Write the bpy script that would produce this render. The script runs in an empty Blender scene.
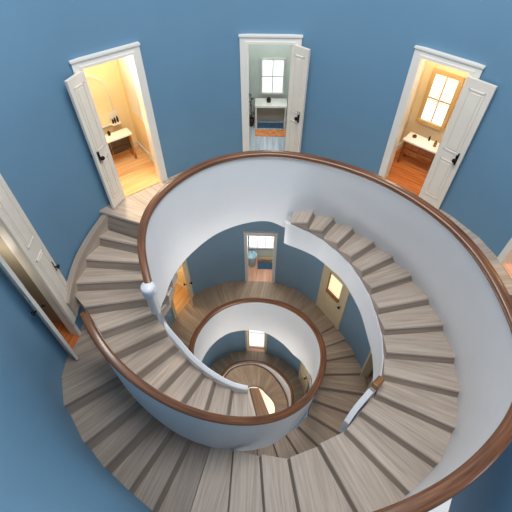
import bpy, bmesh, math, random
from mathutils import Vector, Matrix
RAIL_UPPER = [(-1.28, 2.79, 3.95), (-1.39, 3.08, 3.85), (-1.47, 3.36, 3.8), (-1.48, 3.62, 3.75), (-1.45, 3.84, 3.7), (-1.37, 4.07, 3.68), (-1.24, 4.29, 3.65), (-1.03, 4.49, 3.6), (-0.77, 4.75, 3.6), (-0.42, 4.94, 3.6), (0.03, 5.03, 3.6), (0.39, 5.01, 3.6), (0.77, 4.93, 3.6), (1.29, 4.71, 3.6), (1.78, 4.49, 3.65), (2.25, 4.08, 3.7), (2.63, 3.66, 3.8), (2.83, 3.24, 3.85), (2.9, 2.78, 3.9), (2.94, 2.53, 3.95), (2.97, 2.13, 4), (2.87, 1.76, 4), (2.68, 1.45, 4), (2.44, 1.19, 4), (2.11, 0.93, 4), (1.83, 0.76, 4), (1.58, 0.64, 4), (1.28, 0.52, 4), (0.95, 0.42, 4), (0.52, 0.32, 4)]
RAIL_LOWER = [(-2.38, 2.95, 4.75), (-2.21, 2.67, 4.8), (-1.98, 2.4, 4.95), (-1.69, 2.2, 5.15), (-1.36, 2.02, 5.35), (-0.98, 1.9, 5.6), (-0.51, 1.85, 5.85), (0.03, 1.88, 6.1), (0.53, 2.11, 6.4), (0.94, 2.49, 6.7), (1.24, 3.03, 7.0), (1.38, 3.65, 7.25), (1.3, 4.18, 7.4), (1.03, 4.69, 7.55), (0.6, 5.07, 7.7), (0.05, 5.25, 7.8), (-0.56, 5.2, 7.85), (-1.02, 4.96, 7.9), (-1.32, 4.51, 7.9), (-1.45, 4.05, 7.9), (-1.39, 3.66, 7.95), (-1.15, 3.24, 8)]
FLIGHT_A = [((-1.23, 4.3), (-2.25, 4.95), 4.6), ((-1.15, 4.38), (-2.59, 4.84), 4.78), ((-1.28, 4.23), (-2.83, 4.64), 4.96), ((-1.34, 4.13), (-2.96, 4.27), 5.14), ((-1.4, 3.99), (-3.02, 3.89), 5.32), ((-1.46, 3.78), (-2.79, 3.55), 5.5), ((-1.72, 3.55), (-2.5, 3.19), 5.68), ((-1.56, 3.31), (-2.33, 2.87), 5.86), ((-1.41, 3.11), (-2.07, 2.5), 6.04), ((-1.18, 2.96), (-1.75, 2.24), 6.22), ((-0.94, 2.8), (-1.4, 2.04), 6.4), ((-0.75, 2.74), (-0.95, 1.9), 6.58), ((-0.45, 2.72), (-0.55, 1.85), 6.76), ((-0.18, 2.74), (-0.13, 1.87), 6.94)]
FLIGHT_B = [((0.59, 4.71), (0.63, 4.9), 4.6), ((0.85, 4.73), (1.0, 5.07), 4.76), ((1.12, 4.7), (1.39, 5.06), 4.92), ((1.38, 4.57), (1.75, 4.97), 5.08), ((1.63, 4.41), (2.13, 4.78), 5.24), ((1.81, 4.21), (2.48, 4.57), 5.4), ((1.97, 3.97), (2.78, 4.27), 5.56), ((2.07, 3.67), (3.01, 3.87), 5.72), ((2.15, 3.36), (3.19, 3.44), 5.88), ((2.15, 3.02), (3.27, 2.92), 6.04), ((2.08, 2.71), (3.23, 2.42), 6.2), ((1.95, 2.46), (3.05, 1.92), 6.36), ((1.7, 2.23), (2.7, 1.47), 6.52), ((1.46, 2.0), (2.24, 1.14), 6.68), ((1.04, 1.82), (1.57, 0.75), 6.84), ((0.56, 1.65), (0.72, 0.65), 7.0), ((0.11, 1.61), (0.18, 0.63), 7.16), ((-0.37, 1.6), (-0.42, 0.65), 7.32), ((-0.87, 1.72), (-1.13, 0.72), 7.48)]
FLIGHT_C = [((-2.5, 2.57), (-2.94, 2.28), 6.3), ((-2.04, 2.32), (-2.61, 1.78), 6.55), ((-1.78, 2.13), (-2.3, 1.5), 6.8), ((-1.53, 1.97), (-1.94, 1.26), 7.05), ((-1.23, 1.86), (-1.55, 1.09), 7.25), ((-0.85, 1.76), (-1.06, 0.96), 7.45)]
STRING_A = [(-1.35, 2.93, 4.3), (-1.41, 3.06, 4.8), (-1.42, 3.12, 5.2), (-1.37, 3.13, 5.6), (-1.21, 3.04, 5.9), (-1.03, 2.92, 6.15), (-0.76, 2.8, 6.43), (-0.42, 2.71, 6.7), (-0.14, 2.7, 6.85)]
RAIL_WELL = [(-1.11, 5.05, 11.9), (-0.88, 5.37, 11.9), (-0.55, 5.54, 11.9), (-0.07, 5.59, 11.9), (0.4, 5.47, 11.9), (0.8, 5.15, 11.9), (1.04, 4.78, 11.9), (1.09, 4.45, 11.9), (1.03, 4.07, 11.9), (0.75, 3.68, 11.9)]
H0 = 17.0        # world z = H0 - drop below the eye

def W(x, y, h): return Vector((x, y, H0 - h))

# ------------------------------------------------------------------ materials
def nodes(name):
    m = bpy.data.materials.new(name); m.use_nodes = True
    nt = m.node_tree; b = nt.nodes['Principled BSDF']
    return m, nt, b

def hexc(s, mul=1.0):
    s = s.lstrip('#'); v = [int(s[i:i+2], 16)/255 for i in (0, 2, 4)]
    return tuple([(c/12.92 if c <= .04045 else ((c+.055)/1.055)**2.4)*mul for c in v] + [1])

def plain(name, col, rough=.5, metal=0, var=.06, scale=3, emit=0, bump=0.0):
    m, nt, b = nodes(name)
    c = hexc(col)
    n = nt.nodes.new('ShaderNodeTexNoise'); n.inputs['Scale'].default_value = scale; n.inputs['Detail'].default_value = 4
    tc = nt.nodes.new('ShaderNodeTexCoord'); nt.links.new(tc.outputs['Object'], n.inputs['Vector'])
    r = nt.nodes.new('ShaderNodeValToRGB')
    r.color_ramp.elements[0].position = .3; r.color_ramp.elements[1].position = .7
    r.color_ramp.elements[0].color = tuple([x*(1-var) for x in c[:3]]+[1])
    r.color_ramp.elements[1].color = tuple([min(1, x*(1+var)) for x in c[:3]]+[1])
    nt.links.new(n.outputs['Fac'], r.inputs['Fac']); nt.links.new(r.outputs['Color'], b.inputs['Base Color'])
    b.inputs['Roughness'].default_value = rough; b.inputs['Metallic'].default_value = metal
    if emit:
        b.inputs['Emission Color'].default_value = c; b.inputs['Emission Strength'].default_value = emit
    if bump:
        n2 = nt.nodes.new('ShaderNodeTexNoise'); n2.inputs['Scale'].default_value = 60
        nt.links.new(tc.outputs['Object'], n2.inputs['Vector'])
        bp_ = nt.nodes.new('ShaderNodeBump'); bp_.inputs['Strength'].default_value = bump; bp_.inputs['Distance'].default_value = .01
        nt.links.new(n2.outputs['Fac'], bp_.inputs['Height']); nt.links.new(bp_.outputs['Normal'], b.inputs['Normal'])
    return m

def wood(name, dark, mid, light, rough=.45, su=1.2, sv=22, plank=.12, gap=.35, rnd=.25):
    """grain runs along UV.x; planks repeat along UV.y"""
    m, nt, b = nodes(name); L = nt.links
    uv = nt.nodes.new('ShaderNodeUVMap'); uv.uv_map = 'UVMap'
    mp = nt.nodes.new('ShaderNodeMapping'); mp.inputs['Scale'].default_value = (su, sv, 1)
    oi = nt.nodes.new('ShaderNodeObjectInfo')
    add = nt.nodes.new('ShaderNodeVectorMath'); add.operation = 'ADD'
    cmb = nt.nodes.new('ShaderNodeCombineXYZ')
    mul = nt.nodes.new('ShaderNodeMath'); mul.operation = 'MULTIPLY'; mul.inputs[1].default_value = 37
    L.new(oi.outputs['Random'], mul.inputs[0]); L.new(mul.outputs[0], cmb.inputs['Z'])
    L.new(uv.outputs['UV'], mp.inputs['Vector']); L.new(mp.outputs['Vector'], add.inputs[0]); L.new(cmb.outputs[0], add.inputs[1])
    n = nt.nodes.new('ShaderNodeTexNoise'); n.inputs['Scale'].default_value = 1.5; n.inputs['Detail'].default_value = 6; n.inputs['Roughness'].default_value = .6
    n.inputs['Distortion'].default_value = .4
    L.new(add.outputs[0], n.inputs['Vector'])
    r = nt.nodes.new('ShaderNodeValToRGB'); e = r.color_ramp.elements
    e[0].position = .33; e[0].color = hexc(dark); e[1].position = .68; e[1].color = hexc(light)
    k = e.new(.5); k.color = hexc(mid)
    L.new(n.outputs['Fac'], r.inputs['Fac'])
    # plank tone steps + gaps
    sep = nt.nodes.new('ShaderNodeSeparateXYZ'); L.new(uv.outputs['UV'], sep.inputs[0])
    dv = nt.nodes.new('ShaderNodeMath'); dv.operation = 'DIVIDE'; dv.inputs[1].default_value = plank; L.new(sep.outputs['Y'], dv.inputs[0])
    fl = nt.nodes.new('ShaderNodeMath'); fl.operation = 'FLOOR'; L.new(dv.outputs[0], fl.inputs[0])
    ad2 = nt.nodes.new('ShaderNodeMath'); ad2.operation = 'ADD'; L.new(fl.outputs[0], ad2.inputs[0]); L.new(mul.outputs[0], ad2.inputs[1])
    wn = nt.nodes.new('ShaderNodeTexWhiteNoise'); wn.noise_dimensions = '1D'; L.new(ad2.outputs[0], wn.inputs['W'])
    fr = nt.nodes.new('ShaderNodeMath'); fr.operation = 'FRACT'; L.new(dv.outputs[0], fr.inputs[0])
    lt = nt.nodes.new('ShaderNodeMath'); lt.operation = 'LESS_THAN'; lt.inputs[1].default_value = .05; L.new(fr.outputs[0], lt.inputs[0])
    mr = nt.nodes.new('ShaderNodeMapRange'); mr.inputs['To Min'].default_value = 1-rnd; mr.inputs['To Max'].default_value = 1+rnd*.5; L.new(wn.outputs['Value'], mr.inputs['Value'])
    g = nt.nodes.new('ShaderNodeMath'); g.operation = 'MULTIPLY'; g.inputs[1].default_value = -gap; L.new(lt.outputs[0], g.inputs[0])
    sm = nt.nodes.new('ShaderNodeMath'); sm.operation = 'ADD'; L.new(mr.outputs[0], sm.inputs[0]); L.new(g.outputs[0], sm.inputs[1])
    mx = nt.nodes.new('ShaderNodeVectorMath'); mx.operation = 'SCALE'; L.new(r.outputs['Color'], mx.inputs[0]); L.new(sm.outputs[0], mx.inputs['Scale'])
    L.new(mx.outputs[0], b.inputs['Base Color'])
    b.inputs['Roughness'].default_value = rough
    bm_ = nt.nodes.new('ShaderNodeBump'); bm_.inputs['Strength'].default_value = .15; bm_.inputs['Distance'].default_value = .004
    L.new(n.outputs['Fac'], bm_.inputs['Height']); L.new(bm_.outputs['Normal'], b.inputs['Normal'])
    return m

def rail_wood():
    m, nt, b = nodes('rail_wood'); L = nt.links
    uv = nt.nodes.new('ShaderNodeUVMap'); uv.uv_map = 'UVMap'
    mp = nt.nodes.new('ShaderNodeMapping'); mp.inputs['Scale'].default_value = (1.0, 30, 1)
    L.new(uv.outputs['UV'], mp.inputs['Vector'])
    n = nt.nodes.new('ShaderNodeTexNoise'); n.inputs['Scale'].default_value = 2; n.inputs['Detail'].default_value = 5
    L.new(mp.outputs['Vector'], n.inputs['Vector'])
    r = nt.nodes.new('ShaderNodeValToRGB'); e = r.color_ramp.elements
    e[0].position = .3; e[0].color = hexc('#42240f'); e[1].position = .7; e[1].color = hexc('#835230')
    L.new(n.outputs['Fac'], r.inputs['Fac']); L.new(r.outputs['Color'], b.inputs['Base Color'])
    b.inputs['Roughness'].default_value = .32
    b.inputs['Coat Weight'].default_value = .3; b.inputs['Coat Roughness'].default_value = .15
    return m

M = {
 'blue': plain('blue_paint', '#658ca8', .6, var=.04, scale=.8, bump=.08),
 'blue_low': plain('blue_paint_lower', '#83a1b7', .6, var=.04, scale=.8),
 'white': plain('white_plaster', '#dcdee1', .45, var=.02, scale=1.5, bump=.03),
 'trim': plain('white_gloss_trim', '#e6e2da', .35, var=.02),
 'door': plain('door_paint', '#e4dcd0', .4, var=.03),
 'cream': plain('cream_door_paint', '#e6d2ae', .4, var=.03),
 'string': plain('grey_string_paint', '#cfd3d8', .4, var=.03),
 'step': wood('grey_oak', '#a59688', '#b4a598', '#c3b6a9', .5, .8, 16, .13, .14, .1),
 'step2': wood('brown_oak', '#9c846f', '#ac947e', '#bca68f', .4, .8, 16, .13, .2, .16),
 'stepdark': wood('shaded_grey_oak', '#82766c', '#8f8379', '#9e9288', .5, .8, 16, .13, .14, .1),  # step oak darkened, the shade on the lower left flight is in its colour
 'greybar': plain('grey_window_bars', '#8f959b', .5),
 'paleoak': wood('pale_oak', '#b79a78', '#c8ad8c', '#d6bd9e', .4, 1, 14, .3, .2, .1),
 'sandtrim': plain('sand_trim', '#d8b883', .5, var=.03),
 'riser': wood('shaded_riser_oak', '#84766b', '#908277', '#9c8f83', .6, .8, 16, .3, .1, .08),  # darker oak for the risers, their shade painted into the wood tone
 'walnut': wood('walnut', '#6a4726', '#86592f', '#9f7040', .4, 1, 14, .5, .2, .1),
 'honey': wood('honey_floor', '#cf9a62', '#dfae78', '#ecc391', .35, 1, 18, .09, .25, .12),
 'red': wood('red_floor', '#9c5226', '#b96a35', '#cf8348', .35, 1, 18, .09, .25, .12),
 'pink': wood('pink_floor', '#d59a7c', '#e8b195', '#f3c7ae', .35, 1, 18, .1, .3, .1),
 'pale': wood('pale_blue_floor', '#9aa7b4', '#b6c2cd', '#ced7df', .35, 1, 16, .1, .35, .1),
 'rail': rail_wood(),
 'warmwall': plain('warm_plaster', '#f7e2b4', .7, var=.03),
 'sandwall': plain('sand_plaster', '#f6e6c4', .7, var=.03),
 'greywall': plain('grey_green_plaster', '#d3d8d2', .7, var=.03),
 'beige': plain('beige_plaster', '#a39a8a', .7, var=.03),
 'metal': plain('dark_bronze', '#2a2320', .3, .8),
 'marble': plain('white_marble', '#f3f0ea', .2, var=.03, scale=8),
 'glow': plain('daylight_pane', '#f4f8ff', .3, emit=.85, var=0),
 'glowwarm': plain('warm_lit_pane', '#ffe9bb', .3, emit=.9, var=0),
 'dark': plain('dark_glass', '#33231a', .2),
 'mirror': plain('mirror_silver', '#fbe9c0', .15, .15),
 'tub': plain('pale_blue_enamel', '#b5d8e8', .25),
 'rug': plain('orange_rug', '#d98a55', .9, var=.3, scale=18),
 'rugblue': plain('blue_rug', '#3c5f7c', .9, var=.2, scale=14),
 'rugcream': plain('cream_rug', '#d8b98c', .9, var=.35, scale=20),
 'table': wood('vanity_oak', '#8a5a2e', '#a8733e', '#bf8a52', .4, 1, 14, .3, .2, .1),
 'chestnut': wood('vanity_chestnut', '#7a4522', '#955a30', '#ab7040', .4, 1, 14, .3, .2, .1),
 'green': plain('leaf_green', '#3c4a33', .6, var=.2),
 'bright': plain('glowing_stone', '#fff6e2', .4, emit=.55, var=.02),  # floor stone with emission added to look brightly lit
}

# ------------------------------------------------------------------ mesh helpers
C = bpy.context.scene.collection

class MB:
    def __init__(s): s.bm = bmesh.new(); s.uv = s.bm.loops.layers.uv.new('UVMap')
    def face(s, pts, uvs=None, smooth=False):
        vs = [s.bm.verts.new(p) for p in pts]
        f = s.bm.faces.new(vs); f.smooth = smooth
        if uvs is None:
            o = pts[0]; e = (pts[1]-pts[0]); L_ = e.length or 1; e = e/L_
            n = e.cross(pts[-1]-pts[0]); n = n.normalized() if n.length > 1e-9 else Vector((0, 0, 1))
            g = n.cross(e); uvs = [((p-o).dot(e), (p-o).dot(g)) for p in pts]
        for l, q in zip(f.loops, uvs): l[s.uv].uv = q
        return f
    def box(s, o, ax, ay, az, rx, ry, rz):
        """box spanning rx,ry,rz (ranges) along axes from origin o"""
        P = lambda a, b, c: o+ax*a+ay*b+az*c
        x0, x1 = rx; y0, y1 = ry; z0, z1 = rz
        q = [[P(x0,y0,z1),P(x1,y0,z1),P(x1,y1,z1),P(x0,y1,z1)], [P(x0,y1,z0),P(x1,y1,z0),P(x1,y0,z0),P(x0,y0,z0)],
             [P(x0,y0,z0),P(x1,y0,z0),P(x1,y0,z1),P(x0,y0,z1)], [P(x1,y1,z0),P(x0,y1,z0),P(x0,y1,z1),P(x1,y1,z1)],
             [P(x0,y1,z0),P(x0,y0,z0),P(x0,y0,z1),P(x0,y1,z1)], [P(x1,y0,z0),P(x1,y1,z0),P(x1,y1,z1),P(x1,y0,z1)]]
        for f in q: s.face(f)
    def lathe(s, o, prof, n=16, ax=None):
        up = (ax or Vector((0, 0, 1))).normalized()
        a = up.orthogonal().normalized(); b = up.cross(a)
        rings = [[o+up*z+(a*math.cos(2*math.pi*i/n)+b*math.sin(2*math.pi*i/n))*r for i in range(n)] for r, z in prof]
        for A_, B_ in zip(rings, rings[1:]):
            for i in range(n):
                j = (i+1) % n
                pts = [A_[i], A_[j], B_[j], B_[i]]
                pts2 = []
                for p in pts:
                    if not any((p-q).length < 1e-6 for q in pts2): pts2.append(p)
                if len(pts2) > 2: s.face(pts2, smooth=True)
    def build(s, name, mat, parent=None, bevel=0, seg=2, merge=True):
        if merge: bmesh.ops.remove_doubles(s.bm, verts=s.bm.verts, dist=.0004)
        bmesh.ops.recalc_face_normals(s.bm, faces=s.bm.faces)
        me = bpy.data.meshes.new(name); s.bm.to_mesh(me); s.bm.free(); me.materials.append(mat)
        o = bpy.data.objects.new(name, me); C.objects.link(o)
        if parent is not None:
            o.parent = parent
            if parent.type == 'EMPTY': o.location = -parent.location
        if bevel:
            b = o.modifiers.new('bevel', 'BEVEL'); b.width = bevel; b.segments = seg; b.limit_method = 'ANGLE'
        return o

def empty(name, loc, label, cat, group=None):
    o = bpy.data.objects.new(name, None); o.location = loc; o.empty_display_size = .2; C.objects.link(o)
    o['label'] = label; o['category'] = cat
    if group: o['group'] = group
    return o
def tag(o, label, cat, group=None):
    o['label'] = label; o['category'] = cat
    if group: o['group'] = group
    return o
def struct(o): o['kind'] = 'structure'; return o

def spline(pts, n=8):
    """Catmull-Rom through tuples"""
    out = []; N = len(pts)
    for i in range(N-1):
        p0 = pts[max(i-1, 0)]; p1 = pts[i]; p2 = pts[i+1]; p3 = pts[min(i+2, N-1)]
        for k in range(n):
            t = k/n
            out.append(tuple(.5*((2*b)+(-a+c)*t+(2*a-5*b+4*c-d)*t*t+(-a+3*b-3*c+d)*t**3) for a, b, c, d in zip(p0, p1, p2, p3)))
    out.append(tuple(pts[-1])); return out

def smoothpts(pts, it=2):
    for _ in range(it):
        q = list(pts)
        for i in range(1, len(pts)-1):
            q[i] = tuple((a+2*b+c)/4 for a, b, c in zip(pts[i-1], pts[i], pts[i+1]))
        pts = q
    return pts

def normals(pts):
    out = []
    for i in range(len(pts)):
        a = pts[max(i-1, 0)]; b = pts[min(i+1, len(pts)-1)]
        dx, dy = b[0]-a[0], b[1]-a[1]; l = math.hypot(dx, dy) or 1
        out.append((-dy/l, dx/l))
    return out

def handrail(name, pts, w, t, parent, mat=None):
    """moulded rail swept along plan+height points"""
    nm = normals(pts); mb = MB(); wl = w if isinstance(w, list) else [w]*len(pts); w = 1
    prof = []
    for k in range(14):
        a = 2*math.pi*k/14
        c, s_ = math.cos(a), math.sin(a)
        prof.append((w/2*math.copysign(abs(c)**.6, c), t/2*math.copysign(abs(s_)**.6, s_)))
    rings = []; d = 0; ds = []
    for i, p in enumerate(pts):
        if i: d += math.dist(p, pts[i-1])
        ds.append(d)
        rings.append([W(p[0]+nm[i][0]*a*wl[i], p[1]+nm[i][1]*a*wl[i], p[2]-b) for a, b in prof])
    n = len(prof)
    for i in range(len(rings)-1):
        for k in range(n):
            j = (k+1) % n
            mb.face([rings[i][k], rings[i][j], rings[i+1][j], rings[i+1][k]],
                    [(ds[i], k*.03), (ds[i], (k+1)*.03), (ds[i+1], (k+1)*.03), (ds[i+1], k*.03)], True)
    mb.face(rings[0][::-1]); mb.face(rings[-1])
    return mb.build(name, mat or M['rail'], parent)

def sheet(name, top, bot, th, parent, mat, rows=6, bulge=0.0):
    """curved solid wall between a top and a bottom curve (same length)"""
    nt_ = normals(top); mb = MB(); n = len(top)
    def pt(i, r, side):
        f = r/rows; a, b = top[i], bot[i]
        k = bulge*math.sin(math.pi*f)
        ff = f
        x = a[0]+(b[0]-a[0])*ff+nt_[i][0]*(side*th/2+k); y = a[1]+(b[1]-a[1])*ff+nt_[i][1]*(side*th/2+k)
        return W(x, y, a[2]+(b[2]-a[2])*f)
    for i in range(n-1):
        for r in range(rows):
            for sd in (-1, 1):
                mb.face([pt(i, r, sd), pt(i+1, r, sd), pt(i+1, r+1, sd), pt(i, r+1, sd)], smooth=True)
        for r in (0, rows):
            mb.face([pt(i, r, -1), pt(i+1, r, -1), pt(i+1, r, 1), pt(i, r, 1)])
    for i in (0, n-1):
        for r in range(rows): mb.face([pt(i, r, -1), pt(i, r, 1), pt(i, r+1, 1), pt(i, r+1, -1)])
    o = mb.build(name, mat, parent)
    # crisp corners, smooth faces
    for e in o.data.edges: pass
    es = o.modifiers.new('split', 'EDGE_SPLIT'); es.split_angle = math.radians(40)
    return o

def step(name, front, back, h, drop, parent, mat, lip=.02, slope=1.0):
    """front/back = (inner xy, outer xy); top at h, body down by drop"""
    fi, fo = Vector(front[0]), Vector(front[1]); bi, bo = Vector(back[0]), Vector(back[1])
    mb = MB()
    e = (fo-fi).normalized(); g = ((fi+fo)/2-(bi+bo)/2); g = (g-e*g.dot(e)).normalized()
    def body(fi, fo, bi, bo, h0, h1):
        gs = g*(.4*min(h1-h0, .2)*slope)
        T = [W(p.x, p.y, h0) for p in (fi, fo, bo, bi)]; B_ = [W(p.x, p.y, h1) for p in (fi+gs, fo+gs, bo, bi)]
        uvs = [((p-fi).dot(e), (p-fi).dot(g)) for p in (fi, fo, bo, bi)]
        mb.face(T, uvs); mb.face(B_[::-1], uvs[::-1])
        for k in range(4):
            j = (k+1) % 4; l = (T[k]-T[j]).length
            mb.face([T[k], B_[k], B_[j], T[j]], [(0, 0), (0, -(h1-h0)), (l, -(h1-h0)), (l, 0)])
    body(fi+g*lip*.5, fo+g*lip*.5, bi-g*.01, bo-g*.01, h, h+.03)
    body(fi, fo, bi-g*.01, bo-g*.01, h+.03, h+drop)
    ob = mb.build(name, mat, parent, merge=False)
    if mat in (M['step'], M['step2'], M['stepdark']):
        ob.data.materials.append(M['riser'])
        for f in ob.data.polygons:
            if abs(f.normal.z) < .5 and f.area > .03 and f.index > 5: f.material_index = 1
    return ob

# ------------------------------------------------------------------ shaft walls
def warp(p, h):
    # the near side of the shaft leans outwards with height
    x, y = p; f = max(0, min(1, (2.2-y)/1.4)); f = f*f*(3-2*f); g = max(0, min(1, (6.4-h)/3.4)); g = g*g*(3-2*g)
    d = Vector((x-.2, y-3.0)).normalized()*(1.6*f*g)
    return (x+d.x, y+d.y)
def shaft_wall(name, pts, tops, bots, openings, mat, out=.0):
    """closed plan polyline; openings: {segment index: (top drop, floor drop)} leaves a door hole"""
    mb = MB(); n = len(pts); lv = sorted({v for dt, df in openings.values() for v in (dt,)} | {1.0, 3.0, 3.6, 4.4, 5.2, 5.8, 6.4})
    for i in range(n):
        j = (i+1) % n; a, b = pts[i], pts[j]
        def q(t0, t1, b0, b1):
            mid = [v for v in lv if max(t0, t1) < v < min(b0, b1)]
            l0 = [t0]+mid+[b0]; l1 = [t1]+mid+[b1]
            for k in range(len(l0)-1): mb.face([W(*warp(a, l0[k]), l0[k]), W(*warp(b, l1[k]), l1[k]), W(*warp(b, l1[k+1]), l1[k+1]), W(*warp(a, l0[k+1]), l0[k+1])], smooth=True)
        if i in openings:
            dt, df = openings[i]
            q(tops[i], tops[j], dt, dt)
            if bots[i] > df: q(df, df, bots[i], bots[j])
        else:
            q(tops[i], tops[j], bots[i], bots[j])
    o = mb.build(name, mat)
    return struct(o)

W1 = [(3.75,2.6),(3.72,3.15),(3.66,3.7),(3.48,4.25),(3.2,4.72),(2.81,5.17),(2.29,5.62),(1.85,5.86),(1.25,6.08),(.55,6.2),(-.12,6.22),(-.68,6.15),(-1.18,5.98),(-1.7,5.6),(-2.26,5.19),(-2.52,4.92),(-2.8,4.6),(-2.99,4.25),(-3.09,3.9),(-3.13,3.45),(-3.2,3.1),(-3.19,2.7),(-3.0,2.2),(-2.67,1.78),(-2.36,1.48),(-1.98,1.2),(-1.6,.95),(-1.15,.55),(-.7,.1),(-.2,-.3),(.5,-.5),(1.3,-.5),(2.2,-.2),(3.0,.5),(3.5,1.3),(3.72,2.0)]
def bot1(p):
    x, y = p
    if y > 4.4: return 5.0
    return 8.2
OP1 = {1: (2.6, 4.6), 5: (2.45, 4.6), 9: (2.51, 4.6), 13: (2.4, 4.6), 19: (2.2, 6.3)}
shaft_wall('wall_upper_shaft', W1, [-1.2]*len(W1), [bot1(p) for p in W1], OP1, M['blue'])

W2 = [(2.56,3.95),(2.5,4.21),(2.34,4.58),(2.05,5.05),(1.61,5.71),(1.1,6.2),(.43,6.48),(-.21,6.51),(-.8,6.45),(-1.3,6.27),(-1.73,5.96),(-2.05,5.39),(-2.2,4.9),(-2.28,4.3),(-2.25,3.5),(-1.95,2.4),(-1.35,1.45),(-.4,1.0),(.7,1.0),(1.6,1.5),(2.2,2.3),(2.45,3.0),(2.56,3.5)]
T2 = [6.15,6.05,5.85,5.6,5.0,5.0,5.0,5.0,5.0,5.0,5.1,5.2,5.3,5.5,5.95,7.4,9.2,9.4,9.4,9.2,7.2,6.6,6.3]
OP2 = {3: (6.95, 8.9), 6: (6.95, 8.8), 10: (6.95, 8.8), 22: (7.3, 9.3)}
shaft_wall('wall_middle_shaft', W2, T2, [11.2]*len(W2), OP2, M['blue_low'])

W3 = [(1.64,4.96),(1.47,5.45),(1.3,5.78),(.9,6.15),(.3,6.44),(-.28,6.5),(-.91,6.38),(-1.41,6.08),(-1.75,5.5),(-1.9,4.7),(-1.7,3.9),(-.9,3.2),(.3,2.95),(1.2,3.3),(1.6,4.1)]
OP3 = {0: (11.0, 12.9), 4: (10.9, 12.9)}
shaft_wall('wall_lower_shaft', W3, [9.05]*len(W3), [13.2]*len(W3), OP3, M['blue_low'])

# ------------------------------------------------------------------ gallery floors
def ring_floor(name, outer, inner, h, th, mat):
    mb = MB(); d = 0
    for i in range(len(outer)-1):
        a, b, c, e = inner[i], outer[i], outer[i+1], inner[i+1]
        w = math.dist(b, c)
        for hh, fl in ((h, 1), (h+th, 0)):
            P = [W(*a, hh), W(*b, hh), W(*c, hh), W(*e, hh)]
            l = math.dist(a, b)
            mb.face(P, [(0, d), (l, d), (l, d+w), (0, d+w)])
        for p, q in ((b, c), (a, e)): mb.face([W(*p, h), W(*q, h), W(*q, h+th), W(*p, h+th)])
        d += w
    for i in (0, len(outer)-1): mb.face([W(*inner[i], h), W(*outer[i], h), W(*outer[i], h+th), W(*inner[i], h+th)])
    return struct(mb.build(name, mat))

def nearest_on(poly, p, c):
    """point of polyline in the direction from c to p"""
    ang = math.atan2(p[1]-c[1], p[0]-c[0]); best = None
    for q in poly:
        d = abs((math.atan2(q[1]-c[1], q[0]-c[0])-ang+math.pi) % (2*math.pi)-math.pi)
        if best is None or d < best[0]: best = (d, q)
    return best[1][:2]

def densify(pts, step_=.12):
    out = []
    for a, b in zip(pts, pts[1:]):
        n = max(1, int(math.dist(a, b)/step_))
        out += [(a[0]+(b[0]-a[0])*k/n, a[1]+(b[1]-a[1])*k/n) for k in range(n)]
    return out+[pts[-1]]

RU = smoothpts(spline(smoothpts(RAIL_UPPER, 1), 6), 6)
RL = smoothpts(spline(smoothpts(RAIL_LOWER, 1), 6), 6)
ring = densify(W1[1:15])
inn = [nearest_on(RU, p, (.4, 3.2)) for p in ring]
flare = [(max(0, min(.45, (p[0]-.1)*.45)), p) for p in inn]
inn = [(p[0]+k*(p[0]-.4)/math.dist(p, (.4, 3.2)), p[1]+k*(p[1]-3.2)/math.dist(p, (.4, 3.2))) for k, p in flare]
ring_floor('floor_upper_gallery', [(x*1.015, 3.2+(y-3.2)*1.015) for x, y in ring], inn, 4.606, .34, M['step'])

# slabs under the upper gallery that close the storey below
# middle gallery, as broad wedge boards; falls gently to the right and round under the flights
def ray_hit(poly, c, ang, closed=True):
    best = None; n = len(poly); dx, dy = math.cos(ang), math.sin(ang)
    for i in range(n if closed else n-1):
        a, b = poly[i][:2], poly[(i+1) % n][:2]
        ex, ey = b[0]-a[0], b[1]-a[1]; det = -dx*ey+dy*ex
        if abs(det) < 1e-9: continue
        rx, ry = a[0]-c[0], a[1]-c[1]
        t = (-rx*ey+ry*ex)/det; u = (dx*ry-dy*rx)/det
        if t > 0 and -1e-6 <= u <= 1+1e-6 and (best is None or t < best): best = t
    return (c[0]+dx*best, c[1]+dy*best) if best else None

well = empty('well_staircase', W(0, 3.8, 9.9), 'brown oak winding steps of the middle storey curving between blue wall and lower balustrade', 'staircase')
CW = (0.0, 3.95)
RLoop = [p for p in RL if p[2] > 6.95]
loopc = [(p[0], p[1]) for p in RLoop]+[(-.6, 2.75), (0, 2.6), (.6, 2.75)]
angs = [math.radians(a) for a in [232, 218, 205, 193, 181, 170, 160, 149, 138, 127, 116, 106]]
right = [math.radians(a) for a in [76, 64, 53, 42, 31, 21, 11, 1, -9, -20, -32, -45, -58, -72, -88, -106, -128]]
allang = angs+right
hh = [8.8]*len(angs)+[8.8, 8.8, 8.8, 8.82, 8.9, 8.98, 9.08, 9.2, 9.34, 9.48, 9.62, 9.78, 9.92, 10.05, 10.15, 10.25]
for i in range(len(allang)-1):
    a0, a1 = allang[i], allang[i+1]
    o0, o1 = ray_hit(W2, CW, a0), ray_hit(W2, CW, a1)
    i0, i1 = ray_hit(loopc, CW, a0), ray_hit(loopc, CW, a1)
    ext = lambda p, k: (CW[0]+(p[0]-CW[0])*k, CW[1]+(p[1]-CW[1])*k)
    step('step', (i1, ext(o1, 1.02)), (i0, ext(o0, 1.02)), hh[i], .28, well, M['step2'], lip=0.0 if i < len(angs)+2 else .02)

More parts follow.
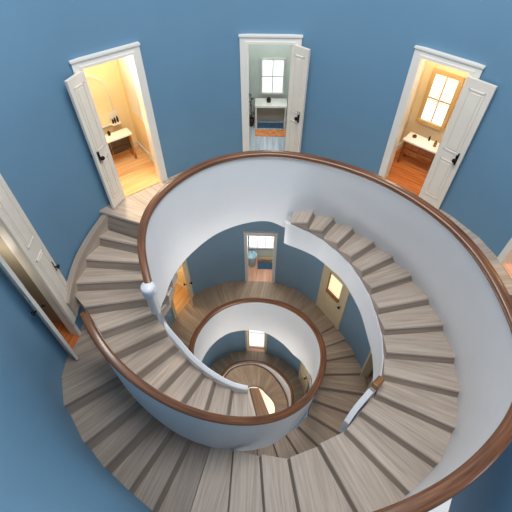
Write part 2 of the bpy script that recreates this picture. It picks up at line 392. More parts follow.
# lower gallery
RW = RAIL_WELL+[(.3, 3.45, 11.9), (-.35, 3.5, 11.9), (-.85, 3.85, 11.9), (-1.1, 4.4, 11.9), (-1.15, 4.75, 11.9), RAIL_WELL[0]]
RWs = spline(RW, 6)
W3c = densify(W3+[W3[0]], .1)
inn3 = [ray_hit(RWs, (0, 4.6), math.atan2(p[1]-4.6, p[0]), True) for p in W3c]
ring_floor('floor_lower_gallery', [(x*1.01, 4.6+(y-4.6)*1.01) for x, y in W3c], inn3, 12.9, .3, M['step2'])

# ------------------------------------------------------------------ flight A (left, winding into the well)
fa = empty('winding_staircase', W(-2.3, 3.6, 5.5), 'grey oak winding staircase curving down from the left yellow room into the centre', 'staircase')
A = FLIGHT_A
prev = (inn[-1], (-2.27, 5.2))
for i, (pi_, po, h) in enumerate(A):
    if i == 0: po = (-2.62, 4.9-.05); 
    if i == 0: pi_ = (-1.2, 4.30)
    if 1 <= i <= 4:
        # run the outer end into the wall
        d = Vector(po)-Vector(pi_); k = .12/d.length; po = (po[0]+d.x*k, po[1]+d.y*k)
    if i == 1: pi_ = (-1.24, 4.27)
    if 6 <= i <= 11: d = Vector(po)-Vector(pi_); k = .13/d.length; pi_ = (pi_[0]-d.x*k, pi_[1]-d.y*k)
    if i >= 8: d = Vector(po)-Vector(pi_); k = .09/d.length; po = (po[0]-d.x*k, po[1]-d.y*k)
    step('step', (pi_, po), prev, h, .2 if i else .3, fa, M['step'])
    prev = (pi_, po)
step('step', ((-.13, 2.76), (.06, 2.05)), prev, 6.95, .3, fa, M['step'], lip=0)
# grey skirting string between the step ends and the blue wall
sk = spline([(-2.52, 4.92, 4.6), (-2.8, 4.6, 4.84), (-2.99, 4.25, 5.04), (-3.09, 3.9, 5.24), (-3.13, 3.6, 5.42)], 6)
sk = [(x+.07, y-.05, h) for x, y, h in sk]
sheet('outer_string', sk, [(x, y, h+.4) for x, y, h in sk], .1, fa, M['step'], rows=1)
# soffit and strings
sA = smoothpts(spline([(x, y, h) for x, y, h in STRING_A], 5), 3)
sheet('inner_string', [(x, y, h-.04) for x, y, h in sA], [(x, y, h+.2) for x, y, h in sA], .05, fa, M['string'], rows=2)
handrail('string_cap', [(x, y, h-.05) for x, y, h in sA], .09, .05, fa, M['string'])
mb = MB(); mb.lathe(W(-1.3, 2.8, 4.45), [(0, 0), (.065, 0), (.065, .39), (.09, .4), (.09, .52), (.08, .55), (0, .56)], 20)
mb.build('newel_post', M['string'], fa)
# walnut end board where the flight stops above the well
mb = MB()
q = [(-.12, 2.77), (.05, 2.77), (.27, 2.2), (.07, 2.05)]
mb.face([W(*p, 6.95) for p in q], [(0, 0), (0, .2), (.6, .2), (.6, 0)]); mb.face([W(*p, 7.25) for p in q[::-1]])
for k in range(4):
    j = (k+1) % 4; mb.face([W(*q[k], 6.95), W(*q[j], 6.95), W(*q[j], 7.25), W(*q[k], 7.25)])
mb.build('end_board', M['walnut'], fa, bevel=.012)

# lower balustrade (parapet + rail) round the well
lb = empty('lower_balustrade', W(0, 1.88, 7.4), 'white bowl-shaped curved parapet with brown handrail looping round the central well', 'balustrade')
def interp(keys, x):
    for (a, va), (b, vb) in zip(keys, keys[1:]):
        if x <= b: return va+(vb-va)*max(0, min(1, (x-a)/(b-a)))
    return keys[-1][1]
n = len(RL)
key = [(0, 1.1), (.1, 1.3), (.2, 1.65), (.3, 1.75), (.36, 1.6), (.42, 1.2), (.5, 1.1), (.56, 1.7), (.62, 1.9), (.7, 1.38), (.78, 1.2), (1, 1.15)]
RLb = []
nl = normals(RL)
for i, p in enumerate(RL):
    f = i/(n-1); d = interp(key, f)
    inset = interp([(0, 0), (.15, .02), (.3, .07), (.45, .07), (.6, 0), (1, 0)], f)
    RLb.append((p[0]+nl[i][0]*inset, p[1]+nl[i][1]*inset, p[2]+d))
sheet('parapet', [(p[0], p[1], p[2]+.04) for p in RL], RLb, .09, lb, M['white'], rows=8)
handrail('handrail', RL, [interp([(0, .12), (.35, .13), (.6, .12), (1, .12)], i/(n-1)) for i in range(n)], .08, lb)

# ------------------------------------------------------------------ flight B (right, inside the big white balustrade)
fb = empty('curved_staircase', W(2.6, 3.0, 6.0), 'large grey oak curved staircase fanning down the right side inside the white parapet', 'staircase')
B = FLIGHT_B
prev = ((.33, 4.74), (.34, 5.0))
for i, (pi_, po, h) in enumerate(B):
    d = Vector(po)-Vector(pi_); k = .05/d.length
    k *= 2.6; po2 = (po[0]+d.x*k, po[1]+d.y*k)
    if i >= 16: e_ = (i-15)*.12; pi_ = (pi_[0]-d.x*e_/d.length, pi_[1]-d.y*e_/d.length)
    if i: step('step', (pi_, po2), prev, h, .18, fb, M['step'])
    prev = (pi_, po2)
# white soffit plate and inner string, following the steps
ins = [(p[0][0], p[0][1], p[2]) for p in B]; outs = [(p[1][0], p[1][1], p[2]) for p in B]
ic = smoothpts(spline([(.5, 4.73, 4.56)]+ins, 5), 2)
def strdepth(f): return interp([(0, .5), (.35, .52), (.62, .7), (.85, .68), (.93, .3), (1, .25)], f)
icut = ic[:int(len(ic)*.72)]; oc0 = None
nn = len(icut)
sheet('inner_string', [(x, y, h+.2) for x, y, h in icut], [(x, y, h+.2+strdepth(i/(nn-1))) for i, (x, y, h) in enumerate(icut)], .05, fb, M['white'], rows=3)
mb = MB()
oc = smoothpts(spline([(.5, 4.92, 4.56)]+outs, 5), 2)
for i in range(nn-1):
    mb.face([W(*icut[i][:2], icut[i][2]+.3), W(*icut[i+1][:2], icut[i+1][2]+.3), W(*oc[i+1][:2], oc[i+1][2]+.34), W(*oc[i][:2], oc[i][2]+.34)], smooth=True)
mb.build('soffit', M['white'], fb)
# short newel with walnut cap and the low grey string rail below it
c = Vector((1.98, 2.48)); d = Vector((B[12][0][0]-B[11][0][0], B[12][0][1]-B[11][0][1])).normalized()
ax = Vector((d.x, d.y, 0)); ay = Vector((-d.y, d.x, 0)); az = Vector((0, 0, 1))
o = W(1.93, 2.53, 6.2)
mb = MB(); mb.box(o, ax, ay, az, (-.1, .1), (-.055, .055), (-.02, .12)); nw = mb.build('newel_cap', M['walnut'], fb, bevel=.02)
mb = MB(); mb.box(o, ax, ay, az, (-.08, .08), (-.045, .045), (-.6, -.02)); mb.build('newel_post', M['trim'], fb, bevel=.01)
lr = spline([(1.9, 2.42, 6.28), (1.66, 2.2, 6.44), (1.5, 2.02, 6.58)], 6)
lr = [(x-.06, y+.04, h) for x, y, h in lr]
sheet('low_string_rail', lr, [(x, y, h+.55) for x, y, h in lr], .09, fb, M['string'], rows=2)

# upper balustrade: big white wall + rail
ub = empty('upper_balustrade', W(2.9, 2.8, 5.0), 'tall white curved parapet wall with brown handrail sweeping from left newel to lower right corner', 'balustrade')
# bottom curve keyed to rail arc parameter
def arc(pts):
    s_ = [0]
    for a, b in zip(pts, pts[1:]): s_.append(s_[-1]+math.dist(a[:2], b[:2]))
    return s_
sRU = arc(RU)
keys = []
for i, p in enumerate(RU):
    if p[0] < .3 and p[1] > 2.7 and sRU[i] < 5:
        hb = interp([(0, 4.4), (.3, 4.85), (.8, 5.3), (1.2, 5.28), (2.2, 5.06), (3.0, 4.98), (3.6, 4.97), (6, 4.97)], sRU[i])
        if i % 4 == 0: keys.append((sRU[i], p[0], p[1], hb))
last = keys[-1][0]
first_b = True
for (pi_, po, h) in B:
    k = min(range(len(RU)), key=lambda j: math.dist(RU[j][:2], po) if RU[j][0] > 0 else 99)
    s_ = max(sRU[k], last+.12); last = s_
    dv = (Vector(po)-Vector(pi_)).normalized()*.07; po = (po[0]+dv.x, po[1]+dv.y)
    keys.append((s_, po[0], po[1], h+.36 if not first_b else 5.22)); first_b = False
def kint(s_):
    if s_ <= keys[0][0]: return keys[0][1:]
    for a, b in zip(keys, keys[1:]):
        if s_ <= b[0]:
            t = (s_-a[0])/(b[0]-a[0]); return tuple(x+(y-x)*t for x, y in zip(a[1:], b[1:]))
    return keys[-1][1:]
RUb = smoothpts([kint(s_) for s_ in sRU], 5)
sheet('parapet', [(p[0], p[1], p[2]+.04) for p in RU], RUb, .06, ub, M['white'], rows=8)
nru = len(RU)
handrail('handrail', RU, [interp([(0, .1), (.3, .11), (.55, .13), (.75, .15), (1, .15)], i/(nru-1)) for i in range(nru)], .085, ub)

# ------------------------------------------------------------------ flight C (left, round the blue wall)
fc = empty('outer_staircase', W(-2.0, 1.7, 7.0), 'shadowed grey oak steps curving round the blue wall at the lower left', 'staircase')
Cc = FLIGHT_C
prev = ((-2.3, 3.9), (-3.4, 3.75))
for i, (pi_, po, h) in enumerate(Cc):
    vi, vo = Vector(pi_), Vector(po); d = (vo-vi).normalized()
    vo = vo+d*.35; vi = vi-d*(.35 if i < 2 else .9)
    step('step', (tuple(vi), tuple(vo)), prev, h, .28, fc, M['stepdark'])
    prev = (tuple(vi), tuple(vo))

# ------------------------------------------------------------------ well: lower rail, ramp, bright floor
wb = empty('well_balustrade', W(0, 4.6, 12.9), 'small round parapet with thin brown rail at the bottom of the well', 'balustrade')
handrail('handrail', RWs, .09, .07, wb)
sheet('parapet', [(x, y, h+.04) for x, y, h in RWs], [(x, y, h+1.35) for x, y, h in RWs], .06, wb, M['white'], rows=2)
rp = empty('spiral_ramp', W(0, 4.6, 13.2), 'brown radial-boarded spiral ramp around the bright opening at the bottom of the well', 'ramp')
mb = MB()
hs_ = [12.05, 12.02, 12.02, 12.02, 12.2, 12.5, 12.8, 12.95, 13.05, 13.1, 13.1, 13.0, 12.9, 12.6, 12.3, 12.05]
cc = (.05, 4.62); hole = []
R_out = [(x+(cc[0]-x)*.06, y+(cc[1]-y)*.06, h) for (x, y, _), h in zip(RW, hs_)]
R_out = spline(R_out, 6)
holep = [(-.42, 5.05, 13.1), (-.36, 5.13, 13.05), (-.22, 5.2, 13.0), (0.0, 5.22, 13), (.18, 5.14, 13), (.35, 4.98, 13.05), (.5, 4.84, 13.1), (.6, 4.68, 13.15), (.62, 4.45, 13.2), (.5, 4.22, 13.25), (.2, 4.05, 13.3), (-.1, 4.05, 13.3), (-.35, 4.25, 13.3), (-.5, 4.5, 13.25), (-.52, 4.8, 13.2), (-.42, 5.05, 13.1)]
R_in = spline(holep, 6)
mb = MB(); d = 0
for i in range(len(R_in)-1):
    w = math.dist(R_out[i], R_out[i+1]); l = math.dist(R_in[i], R_out[i])
    mb.face([W(*R_in[i]), W(*R_out[i]), W(*R_out[i+1]), W(*R_in[i+1])], [(0, d), (l, d), (l, d+w), (0, d+w)], True)
    d += w
mb.build('ramp_floor', M['step2'], rp)
handrail('ramp_edge', R_out, .05, .05, rp)
handrail('opening_edge', R_in, .03, .05, rp)
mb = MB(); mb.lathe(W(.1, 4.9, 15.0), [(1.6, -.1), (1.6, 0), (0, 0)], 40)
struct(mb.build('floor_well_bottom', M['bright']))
mb = MB(); mb.lathe(W(0.05, 4.75, 15.0), [(1.5, 0), (1.5, 2.0)], 40)
struct(mb.build('wall_well_bottom', M['white']))

# ------------------------------------------------------------------ doors, casings, rooms
Z = Vector((0, 0, 1))
def frame_axes(L, R):
    L, R = Vector(L), Vector(R); t = (R-L).normalized(); n = Vector((-t.y, t.x))
    return Vector((*((L+R)/2), 0)), Vector((*t, 0)), Vector((*n, 0)), (R-L).length

def casing(num, L, R, ht, hf, mat, w=.12, head=.1, th=.05, deep=.14, near=True):
    o, t, n, wd = frame_axes(L, R); o = o+Z*H0; a = wd/2
    mb = MB()
    if near: mb.box(o, t, n, Z, (-a-w, -a), (-th, .02), (-hf, -ht+.0))
    mb.box(o, t, n, Z, (a, a+w), (-th, .02), (-hf, -ht+.0))
    mb.box(o, t, n, Z, (-a-w, a+w), (-th, .02), (-ht, -ht+head)); mb.box(o, t, n, Z, (-a-w-.012, a+w+.012), (-th-.018, .02), (-ht+head, -ht+head+.025))
    # inner bead
    mb.box(o, t, n, Z, (-a-.035 if near else -a-.002, -a), (-th-.012, -th), (-hf, -ht)); mb.box(o, t, n, Z, (a, a+.035), (-th-.012, -th), (-hf, -ht))
    mb.box(o, t, n, Z, (-a-.035, a+.035), (-th-.012, -th), (-ht, -ht+.035))
    # jambs and head lining through the wall
    if near: mb.box(o, t, n, Z, (-a-.03, -a), (.02, deep), (-hf, -ht))
    mb.box(o, t, n, Z, (a, a+.03), (.02, deep), (-hf, -ht)); mb.box(o, t, n, Z, (-a-.03, a+.03), (.02, deep), (-ht, -ht+.03))
    return struct(mb.build('trim_%d' % num, mat, merge=False, bevel=.006))

def leaf(num, hinge, free, ht, hf, mat, side=1, hand=.45, panels=True, knob_h=1.0, both=True):
    hg, fr = Vector(hinge), Vector(free); t = (fr-hg).normalized(); wd = (fr-hg).length
    t = Vector((*t, 0)); n = Vector((-t.y, t.x, 0)); o = Vector((*hg, H0))
    mb = MB(); th = .022; hh_ = hf-ht
    mb.box(o, t, n, Z, (0, wd), (-th, th), (-hf+.015, -ht-.01))
    m = min(.09, wd*.2)
    for (z0, z1) in ((-hf+.2, -hf+hh_*.43), (-hf+hh_*.5, -ht-.13)):
        for sd in (-1, 1):
            r = (th, th+.01) if sd > 0 else (-th-.01, -th)
            # bead frame round a recessed panel
            b = .018
            mb.box(o, t, n, Z, (m, wd-m), r, (z0, z0+b)); mb.box(o, t, n, Z, (m, wd-m), r, (z1-b, z1))
            mb.box(o, t, n, Z, (m, m+b), r, (z0, z1)); mb.box(o, t, n, Z, (wd-m-b, wd-m), r, (z0, z1))
            mb.box(o, t, n, Z, (m+.045, wd-m-.045), (r[0]*.99, r[1]*.99) if sd > 0 else r, (z0+.045, z1-.045))
    dr = struct(mb.build('door_%d' % num, mat, merge=False, bevel=.004))
    for sd in (-1, 1):
        mb = MB(); kx = wd-.075; k = o+t*kx+Z*(-hf+knob_h)
        mb.box(k, t, n, Z, (-.02, .02), (th, th+.008) if sd > 0 else (-th-.008, -th), (-.1, .1))
        mb.lathe(k+n*sd*th, [(.012, 0), (.012, .045), (.03, .05), (.036, .065), (.03, .08), (0, .085)], 14, n*sd)
        mb.build('door_handle', M['metal'], dr)
    return dr

def room(side, L, R, hf, hc, s0, s1, depth, wall, floor, base=True, fdir=0, front=.02):
    o, t, n, wd = frame_axes(L, R); o = o+Z*H0
    P = lambda s_, d, h: o+t*s_+n*d-Z*h
    mb = MB()
    mb.face([P(s0, depth, hf), P(s1, depth, hf), P(s1, depth, hc), P(s0, depth, hc)])
    mb.face([P(s0, front, hf), P(s0, depth, hf), P(s0, depth, hc), P(s0, front, hc)])
    mb.face([P(s1, front, hf), P(s1, depth, hf), P(s1, depth, hc), P(s1, front, hc)])
    mb.face([P(s0, front, hc), P(s1, front, hc), P(s1, depth, hc), P(s0, depth, hc)])
    a = wd/2
    for (x0, x1) in ((s0, -a-.03), (a+.03, s1)):
        if x1 > x0: mb.face([P(x0, front+.03, hf), P(x1, front+.03, hf), P(x1, front+.03, hc), P(x0, front+.03, hc)])
    struct(mb.build('wall_%s_room' % side, wall))
    mb = MB()
    def fl(x0, x1, y0, y1):
        q = [(x0, y0), (x1, y0), (x1, y1), (x0, y1)]
        mb.face([P(x, y, hf-.002) for x, y in q], [((y, x) if fdir else (x, y)) for x, y in q])
    fl(s0, s1, front+.03, depth); fl(-a, a, -.03, front+.03)
    struct(mb.build('floor_%s_room' % side, floor))
    if base:
        mb = MB()
        mb.box(o, t, n, Z, (s0, s1), (depth-.02, depth), (-hf, -hf+.11)); mb.box(o, t, n, Z, (s1-.02, s1), (.06, depth), (-hf, -hf+.11)); mb.box(o, t, n, Z, (s0, s0+.02), (.06, depth), (-hf, -hf+.11))
        struct(mb.build('baseboard_%s_room' % side, M['trim']))
    return o, t, n

def lamp(loc, power, col, r=.15, name='room_light'):
    l = bpy.data.lights.new(name, 'POINT'); l.energy = power; l.color = col; l.shadow_soft_size = r
    o = bpy.data.objects.new(name, l); o.location = loc; C.objects.link(o); return o

def vanity(o, t, n, s0, s1, d0, d1, htop, hf, mat, label, drawers=2, slots=True):
    c = o+t*((s0+s1)/2)+n*((d0+d1)/2)-Z*hf
    v = empty('vanity_table', c, label, 'vanity')
    bx = lambda nm, rs, rd, rz, m, bv=.004: (lambda mb: (mb.box(o, t, n, Z, rs, rd, rz), mb.build(nm, m, v, bevel=bv))[1])(MB())
    bx('top', (s0-.02, s1+.02), (d0-.02, d1), (-htop-.035, -htop), M['marble'], .006)
    for x in (s0, s1-.035):
        for y in (d0, d1-.035): bx('leg', (x, x+.035), (y, y+.035), (-hf, -htop-.035), mat)
    hb = htop+.035+(hf-htop)*.5
    bx('cabinet_body', (s0+.036, s1-.036), (d0+.02, d1-.02), (-hb, -htop-.036), mat)
    w = (s1-s0-.08)/drawers
    for r in range(2):
        for k in range(drawers):
            x0 = s0+.04+w*k; z1 = -htop-.045-r*(hb-htop-.04)/2
            dr = bx('drawer', (x0+.008, x0+w-.008), (d0, d0+.022), (z1-(hb-htop-.04)/2+.012, z1-.004), M['dark'] if slots else mat, .003)
            mb = MB(); k_ = o+t*(x0+w/2)+n*(d0)+Z*(z1-(hb-htop-.04)/4)
            mb.lathe(k_, [(.004, 0), (.006, .01), (.01, .016), (0, .022)], 8, -n); mb.build('knob', M['metal'], dr)
    return v

def jar(o, t, n, s_, d, h, r, ht, mat, name, label, cat, group=None, lid=True):
    p = o+t*s_+n*d-Z*h
    j = empty(name, p, label, cat, group)
    mb = MB(); mb.lathe(p, [(0, 0), (r*.8, 0), (r, ht*.15), (r, ht*.6), (r*.5, ht*.8), (r*.55, ht*.85)], 14); mb.build('body', mat, j)
    if lid:
        mb = MB(); mb.lathe(p, [(0, ht*.84), (r*.5, ht*.84), (r*.4, ht), (0, ht)], 12); mb.build('stopper', M['metal'], j)
    return j

def window(num, o, t, n, s0, s1, d, h0, h1, cols, rows, mat, fw=.05, pane='glow', blinds=0):
    """h0 top drop, h1 bottom drop; on wall plane d"""
    w = empty('window_%d' % num, o+t*((s0+s1)/2)+n*d-Z*h1, '', ''); del w['label']; del w['category']; struct(w)
    mb = MB()
    mb.box(o, t, n, Z, (s0-fw, s0), (d-.03, d), (-h1-fw, -h0+fw)); mb.box(o, t, n, Z, (s1, s1+fw), (d-.03, d), (-h1-fw, -h0+fw))
    mb.box(o, t, n, Z, (s0, s1), (d-.03, d), (-h0, -h0+fw)); mb.box(o, t, n, Z, (s0-.02, s1+.02), (d-.05, d), (-h1-fw, -h1))
    mb.build('window_frame', mat, w, merge=False, bevel=.004)
    mb = MB(); b = .009
    for k in range(1, cols):
        x = s0+(s1-s0)*k/cols; mb.box(o, t, n, Z, (x-b, x+b), (d-.022, d-.004), (-h1, -h0))
    for k in range(1, rows):
        z = -h0-(h1-h0)*k/rows; mb.box(o, t, n, Z, (s0, s1), (d-.02, d-.004), (z-b, z+b))
    mb.build('glazing_bars', M['trim'] if not blinds else mat, w, merge=False)
    mb = MB(); mb.box(o, t, n, Z, (s0, s1), (d-.006, d-.003), (-h1, -h0)); mb.build('window_pane', M[pane], w)
    if blinds:
        mb = MB()
        for k in range(blinds):
            z = -h0-(h1-h0)*.62*(k+.5)/blinds; mb.box(o, t, n, Z, (s0+.01, s1-.01), (d-.03, d-.02), (z-.004, z+.004))
        mb.build('blind_slats', M['sandwall'], w, merge=False)
    return w

# --- upper left room (warm yellow, vanity, arched mirror)
L1, R1 = W1[14], W1[13]
casing(1, L1, R1, 2.4, 4.6, M['trim'])
leaf(1, (-2.25, 5.15), (-2.37, 4.86), 2.41, 4.6, M['door'], knob_h=1.0)
o, t, n = room('left', L1, R1, 4.6, 1.9, -1.3, .5, 1.22, M['warmwall'], M['honey'], fdir=0)
vanity(o, t, n, -.5, .3, .84, 1.04, 4.05, 4.6, M['table'], 'oak vanity with white top and two dark slots in the left yellow room')
mr = empty('arched_mirror', o-t*.12+n*1.2-Z*3.95, 'arched white-framed mirror on the back wall of the left yellow room', 'mirror')
ar = [(-.45, 3.98), (-.45, 3.45)]+[(-.12+.33*math.cos(a), 3.45-.38*math.sin(a)) for a in [math.pi-math.pi*k/14 for k in range(1, 14)]]+[(.21, 3.45), (.21, 3.98)]
mb = MB()
for (x0, z0), (x1, z1) in zip(ar, ar[1:]+ar[:1]):
    q = Vector((x0-.0+.12, z0-3.55)); r = Vector((x1+.12, z1-3.55)); k = 1.06
    P = lambda v, kk, d: o+t*(v.x*kk-.12)+n*d-Z*(v.y*kk+3.55)
    mb.face([P(q, 1, 1.18), P(r, 1, 1.18), P(r, k, 1.18), P(q, k, 1.18)]); mb.face([P(q, k, 1.18), P(r, k, 1.18), P(r, k, 1.22), P(q, k, 1.22)]); mb.face([P(q, 1, 1.18), P(r, 1, 1.18), P(r, 1, 1.2), P(q, 1, 1.2)])
mb.build('frame', M['trim'], mr)
mb = MB(); mb.face([o+t*x+n*1.2-Z*z for x, z in ar]); mb.build('mirror_glass', M['mirror'], mr)
sh = empty('wall_shelf', o+t*.19+n*1.15-Z*3.98, 'small white wall shelf box beside the arched mirror in the left room', 'shelf')
mb = MB(); mb.box(o, t, n, Z, (.1, .27), (1.1, 1.2), (-3.98, -3.96)); mb.box(o, t, n, Z, (.1, .27), (1.19, 1.21), (-3.98, -3.76)); mb.build('shelf_board', M['trim'], sh, merge=False)
for k, x in enumerate((.14, .18, .23)):
    jar(o, t, n, x, 1.15, 3.96, .017, .1+.02*k, M['dark'], 'bottle', ['left dark bottle on the small white wall shelf in the left room', 'middle dark bottle on the small white wall shelf in the left room', 'tallest right-hand dark bottle on the small white wall shelf in the left room'][k], 'bottle', 'bottles on the wall shelf', lid=False)
jar(o, t, n, -.2, .93, 4.05, .035, .09, M['dark'], 'soap_jar', 'dark squat jar at the left of the vanity top in the left yellow room', 'jar')
jar(o, t, n, -.03, .99, 4.05, .028, .09, M['dark'], 'soap_jar', 'dark slim jar near the back of the vanity top in the left yellow room', 'jar')
cu = MB()
for k in range(10):
    a0, a1 = k*.05, (k+1)*.05
    z = lambda k: .475-.012*(k % 2)
    cu.face([o+t*z(k)+n*(.5+a0)-Z*2.6, o+t*z(k+1)+n*(.5+a1)-Z*2.6, o+t*z(k+1)+n*(.5+a1)-Z*3.75, o+t*z(k)+n*(.5+a0)-Z*3.75], smooth=True)
tag(cu.build('curtain', M['trim']), 'white curtain hanging on the right wall of the left yellow room', 'curtain')
lamp(o+t*.05+n*.3-Z*2.5, 34, (1, .88, .68))
sp = bpy.data.lights.new('spill_spot', 'SPOT'); sp.energy = 150; sp.color = (1, .86, .62); sp.spot_size = math.radians(60); sp.spot_blend = .6; sp.shadow_soft_size = .12  # added spot that throws extra spill light on the landing
so = bpy.data.objects.new('spill_spot', sp); so.location = o+n*.75-Z*2.55
so.rotation_euler = (W(-1.75, 4.75, 4.65)-so.location).to_track_quat('-Z', 'Y').to_euler(); C.objects.link(so)

# --- upper centre room (grey-green, window, white table, orange rug)
L2, R2 = W1[10], W1[9]
casing(2, L2, R2, 2.51, 4.6, M['trim'])
leaf(2, (.54, 6.18), (.775, 5.98), 2.5, 4.6, M['door'], knob_h=1.0)
o, t, n = room('centre', L2, R2, 4.6, 2.2, -.42, .9, 1.35, M['greywall'], M['pale'], fdir=1)
window(1, o, t, n, -.13, .26, 1.35, 3.35, 3.97, 2, 2, M['trim'], fw=.03)
tb = empty('console_table', o+t*.05+n*1.15-Z*4.6, 'narrow white-topped table under the window in the upper centre room', 'table')
def part(nm, rs, rd, rz, m, par, bv=.004):
    mb = MB(); mb.box(o, t, n, Z, rs, rd, rz); return mb.build(nm, m, par, bevel=bv)
part('top', (-.27, .36), (1.0, 1.3), (-4.12, -4.08), M['marble'], tb)
part('back_panel', (-.24, .33), (1.24, 1.27), (-4.5, -4.12), M['beige'], tb)
for x in (-.26, .32):
    for y in (1.01, 1.26): part('leg', (x, x+.03), (y, y+.03), (-4.6, -4.12), M['trim'], tb)
jar(o, t, n, -.0, 1.15, 4.08, .045, .11, M['dark'], 'vase', 'small dark vase on the white table in the upper centre room', 'vase', lid=False)
pl = empty('potted_plant', o-t*.33+n*1.15-Z*4.6, 'tall dark potted plant left of the white table in the upper centre room', 'plant')
mb = MB(); mb.lathe(o-t*.345+n*1.15-Z*4.6, [(0, 0), (.05, 0), (.065, .16), (.055, .16), (.05, .14), (0, .14)], 14); mb.build('pot', M['dark'], pl)
mb = MB(); rnd = random.Random(3)
for k in range(26):
    b = o-t*.345+n*1.15-Z*(4.44-.02*k); a = rnd.random()*6.28; dd = t*math.cos(a)+n*math.sin(a); r = .05+.05*rnd.random()
    w = dd.cross(Z)*.014
    mb.face([b, b+dd*r*.5+w+Z*.03, b+dd*r+Z*.05, b+dd*r*.5-w+Z*.03])
mb.lathe(o-t*.345+n*1.15-Z*4.46, [(.008, 0), (.005, .55)], 6)
mb.build('foliage', M['green'], pl, merge=False)
rg = MB(); rg.box(o, t, n, Z, (-.26, .5), (.76, .995), (-4.6, -4.588)); rg = tag(rg.build('rug', M['rug']), 'orange patterned rug on the floor of the upper centre room', 'rug')
rg = MB(); rg.box(o, t, n, Z, (-.22, .31), (1.05, 1.24), (-4.6, -4.588)); rg = tag(rg.build('rug', M['rugblue']), 'blue striped rug under the white table in the upper centre room', 'rug')
lamp(o+t*.1+n*.6-Z*2.6, 14, (.95, 1, .97))

# --- upper right room (sand, blinds, chestnut vanity, red floor)
L3, R3 = W1[6], W1[5]
casing(3, L3, R3, 2.45, 4.6, M['trim'])
leaf(3, (2.755, 5.12), (3.02, 4.84), 2.47, 4.6, M['door'], knob_h=1.0)
o, t, n = room('right', L3, R3, 4.6, 2.0, -.62, 1.0, 1.12, M['sandwall'], M['red'])
window(2, o, t, n, -.42, -.03, 1.12, 3.1, 3.92, 2, 2, M['sandtrim'], fw=.07, blinds=11)
vanity(o, t, n, -.43, .2, .62, .9, 4.1, 4.6, M['chestnut'], 'chestnut vanity with white top and drawers under the window in the right room', drawers=2, slots=False)
jar(o, t, n, -.32, .78, 4.1, .04, .05, M['chestnut'], 'bowl', 'low brown bowl at the left end of the vanity in the right room', 'bowl', lid=False)
jar(o, t, n, -.08, .85, 4.1, .016, .1, M['metal'], 'tap', 'dark bronze tap at the middle of the vanity in the right room', 'tap', lid=False)
jar(o, t, n, .07, .75, 4.1, .028, .11, M['table'], 'soap_jar', 'amber jar at the right of the vanity in the right room', 'jar', 'jars on the right vanity')
jar(o, t, n, .15, .8, 4.1, .024, .13, M['dark'], 'soap_jar', 'dark taller jar at the far right end of the vanity in the right room', 'jar', 'jars on the right vanity')
lamp(o-t*.1+n*.5-Z*2.4, 22, (1, .87, .68))

# --- left double doors
L4, R4 = W1[20], W1[19]
casing(4, L4, R4, 2.2, 6.3, M['trim'], w=.07, near=False, th=.02)
leaf(4, (-3.07, 3.42), (-3.09, 3.84), 2.2, 5.9, M['door'], knob_h=1.15)
leaf(5, (-3.19, 3.13), (-2.99, 2.98), 2.2, 6.28, M['door'], knob_h=1.5)
o, t, n = room('dark_left', L4, R4, 6.3, 1.9, -.3, .35, 1.3, M['beige'], M['red'], base=False)
lamp(o+n*.5-Z*4.2, 9, (1, .9, .75), .2)  # unseen light added to lift the dim beige room

# --- far right door, cut by the frame
L5, R5 = W1[2], W1[1]
casing(5, L5, R5, 2.6, 4.6, M['trim'])
o, t, n = room('far_right', L5, R5, 4.6, 2.3, -.6, .6, 1.2, M['sandwall'], M['pink'])
lamp(o+n*.5-Z*2.8, 12, (1, .85, .65))

# --- middle storey rooms
L6, R6 = W2[11], W2[10]
casing(6, L6, R6, 6.95, 8.8, M['cream'], w=.08, head=.1)
leaf(6, (-1.71, 5.92), (-1.64, 5.66), 6.97, 8.8, M['cream'], knob_h=.9)
o, t, n = room('middle_left', L6, R6, 8.8, 6.6, -.8, .5, 1.1, M['warmwall'], M['honey'])
mb = MB(); mb.box(o, t, n, Z, (-.55, -.05), (.45, .85), (-8.8, -8.785)); tag(mb.build('rug', M['rugcream']), 'cream patterned rug on the honey floor inside the middle storey left door', 'rug')
lamp(o-t*.1+n*.5-Z*7.2, 16, (1, .9, .74))

L7, R7 = W2[7], W2[6]
casing(7, L7, R7, 6.95, 8.8, M['trim'], w=.08, head=.09)
o, t, n = room('middle_centre', L7, R7, 8.8, 6.7, -.5, .5, .78, M['greywall'], M['pink'], fdir=1, base=False)
window(3, o, t, n, -.33, .33, .78, 7.5, 8.32, 3, 2, M['greybar'], fw=.02)
tu = empty('washing_tub', o-t*.24+n*.55-Z*8.8, 'pale blue tub standing under the window in the middle storey centre room', 'tub')
mb = MB(); mb.lathe(o-t*.25+n*.55-Z*8.8, [(0, 0), (.1, 0), (.13, .4), (.14, .43), (.125, .43), (.11, .3), (0, .28)], 20); mb.build('basin', M['tub'], tu)
mb = MB(); mb.lathe(o-t*.25+n*.66-Z*8.42, [(.01, 0), (.01, .12), (.02, .13), (0, .14)], 10); mb.build('tap', M['metal'], tu)
bn = empty('low_bench', o+t*.15+n*.7-Z*8.8, 'low pale wooden bench along the wall of the middle storey centre room', 'bench')
part('seat', (-.1, .45), (.66, .76), (-8.72, -8.69), M['paleoak'], bn)
for x in (-.09, .41): part('leg', (x, x+.03), (.67, .75), (-8.8, -8.72), M['paleoak'], bn)
mb = MB(); mb.box(o, t, n, Z, (-.09, .4), (.4, .655), (-8.8, -8.79)); tag(mb.build('rug', M['rugblue']), 'dark blue rug across the back of the middle storey centre room', 'rug')
lamp(o+n*.3-Z*7.1, 16, (1, .95, .9))

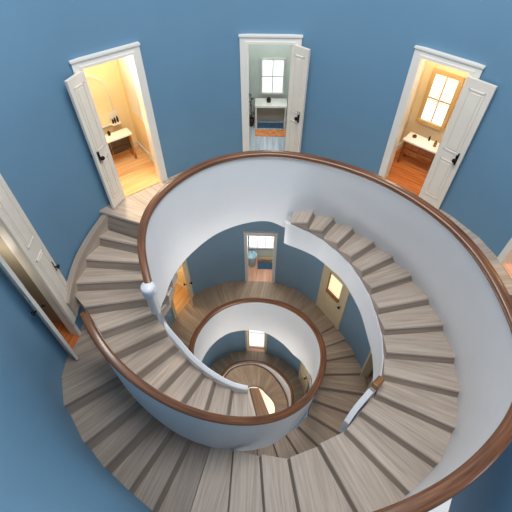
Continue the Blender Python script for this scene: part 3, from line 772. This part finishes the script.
# closed cream door with a lit glazed panel (right of the middle storey)
L8, R8 = W2[4], W2[3]
casing(8, L8, R8, 6.95, 8.85, M['cream'], w=.04, head=.06, th=.03)
o, t, n, wd = frame_axes(L8, R8); o = o+Z*H0
mb = MB(); mb.box(o, t, n, Z, (-wd/2, wd/2), (-.03, .02), (-8.88, -6.95))
for r in ((-.2, .2, -8.7, -8.1),):
    b = .015; mb.box(o, t, n, Z, (r[0], r[1]), (-.04, -.03), (r[2], r[2]+b)); mb.box(o, t, n, Z, (r[0], r[1]), (-.04, -.03), (r[3]-b, r[3])); mb.box(o, t, n, Z, (r[0], r[0]+b), (-.04, -.03), (r[2], r[3])); mb.box(o, t, n, Z, (r[1]-b, r[1]), (-.04, -.03), (r[2], r[3]))
d8 = struct(mb.build('door_6', M['cream'], merge=False, bevel=.004))
mb = MB(); mb.box(o, t, n, Z, (-.16, .2), (-.036, -.03), (-7.75, -7.2)); gp = mb.build('door_pane', M['glowwarm'], d8); gp['label'] = 'warm lit glass panel'
mb = MB(); mb.box(o, t, n, Z, (-.19, -.16), (-.06, -.03), (-7.78, -7.17)); mb.box(o, t, n, Z, (-.19, .23), (-.08, -.03), (-7.86, -7.75)); mb.build('pane_ledge', M['table'], d8, merge=False)
mb = MB(); k = o+t*(wd/2-.09)-n*.03-Z*7.95; mb.lathe(k, [(.012, 0), (.012, .04), (.035, .05), (.035, .07), (0, .08)], 14, -n); mb.build('door_handle', M['metal'], d8)

L9, R9 = W2[0], W2[22]
casing(9, L9, R9, 7.3, 9.3, M['cream'], w=.09, head=.1)
room('middle_right', L9, R9, 9.3, 7.1, -.3, .5, .9, M['beige'], M['step2'], base=False)

# --- lower storey
L10, R10 = W3[5], W3[4]
casing(10, L10, R10, 10.9, 12.9, M['cream'], w=.07, head=.08)
o, t, n = room('lower_centre', L10, R10, 12.9, 10.7, -.4, .4, .17, M['greywall'], M['pink'], base=False)
window(4, o, t, n, -.26, .26, .16, 10.95, 12.86, 1, 2, M['cream'], fw=.03)
L11, R11 = W3[1], W3[0]
casing(11, L11, R11, 11.0, 12.9, M['cream'], w=.05, head=.06)
o, t, n, wd = frame_axes(L11, R11); o = o+Z*H0
leaf(7, (1.46, 5.42), (1.6, 5.0), 11.02, 12.88, M['cream'], knob_h=.95)

# ------------------------------------------------------------------ light
w = bpy.data.worlds.new('World'); bpy.context.scene.world = w; w.use_nodes = True
bg = w.node_tree.nodes['Background']; bg.inputs['Color'].default_value = (.93, .96, 1, 1); bg.inputs['Strength'].default_value = .75
def area(loc, size, power, col, rot=(0, 0, 0), name='skylight'):
    l = bpy.data.lights.new(name, 'AREA'); l.shape = 'DISK'; l.size = size; l.energy = power; l.color = col
    o = bpy.data.objects.new(name, l); o.location = loc; o.rotation_euler = rot; C.objects.link(o); return o
area((.3, 2.6, 19.3), 3.0, 385, (1, .97, .93))
lamp(W(3.0, .3, 3.6), 16, (1, .97, .93), .3, 'corner_fill')  # unseen fill added to brighten the near right corner wall
lamp(W(0, 4.0, 6.2), 55, (1, .93, .86), .5, 'well_fill')  # invisible fill added to light the middle storey
lamp(W(0, 4.3, 10.6), 60, (1, .88, .77), .4, 'well_fill')  # added fill for the lower storey walls, no fitting there
lamp(W(.1, 4.6, 13.9), 25, (1, .9, .72), .3, 'well_fill')  # added light under the ramp to brighten the well floor

# ------------------------------------------------------------------ camera
cd = bpy.data.cameras.new('Camera'); cd.sensor_width = 36; cd.lens = 400/512*36; cd.clip_start = .05
cam = bpy.data.objects.new('Camera', cd); cam.location = (0, 0, H0); cam.rotation_euler = (math.atan(335/400), 0, 0)
C.objects.link(cam); bpy.context.scene.camera = cam
bpy.context.scene.view_settings.view_transform = 'Standard'
bpy.context.scene.view_settings.look = 'None'
bpy.context.scene.view_settings.exposure = 0
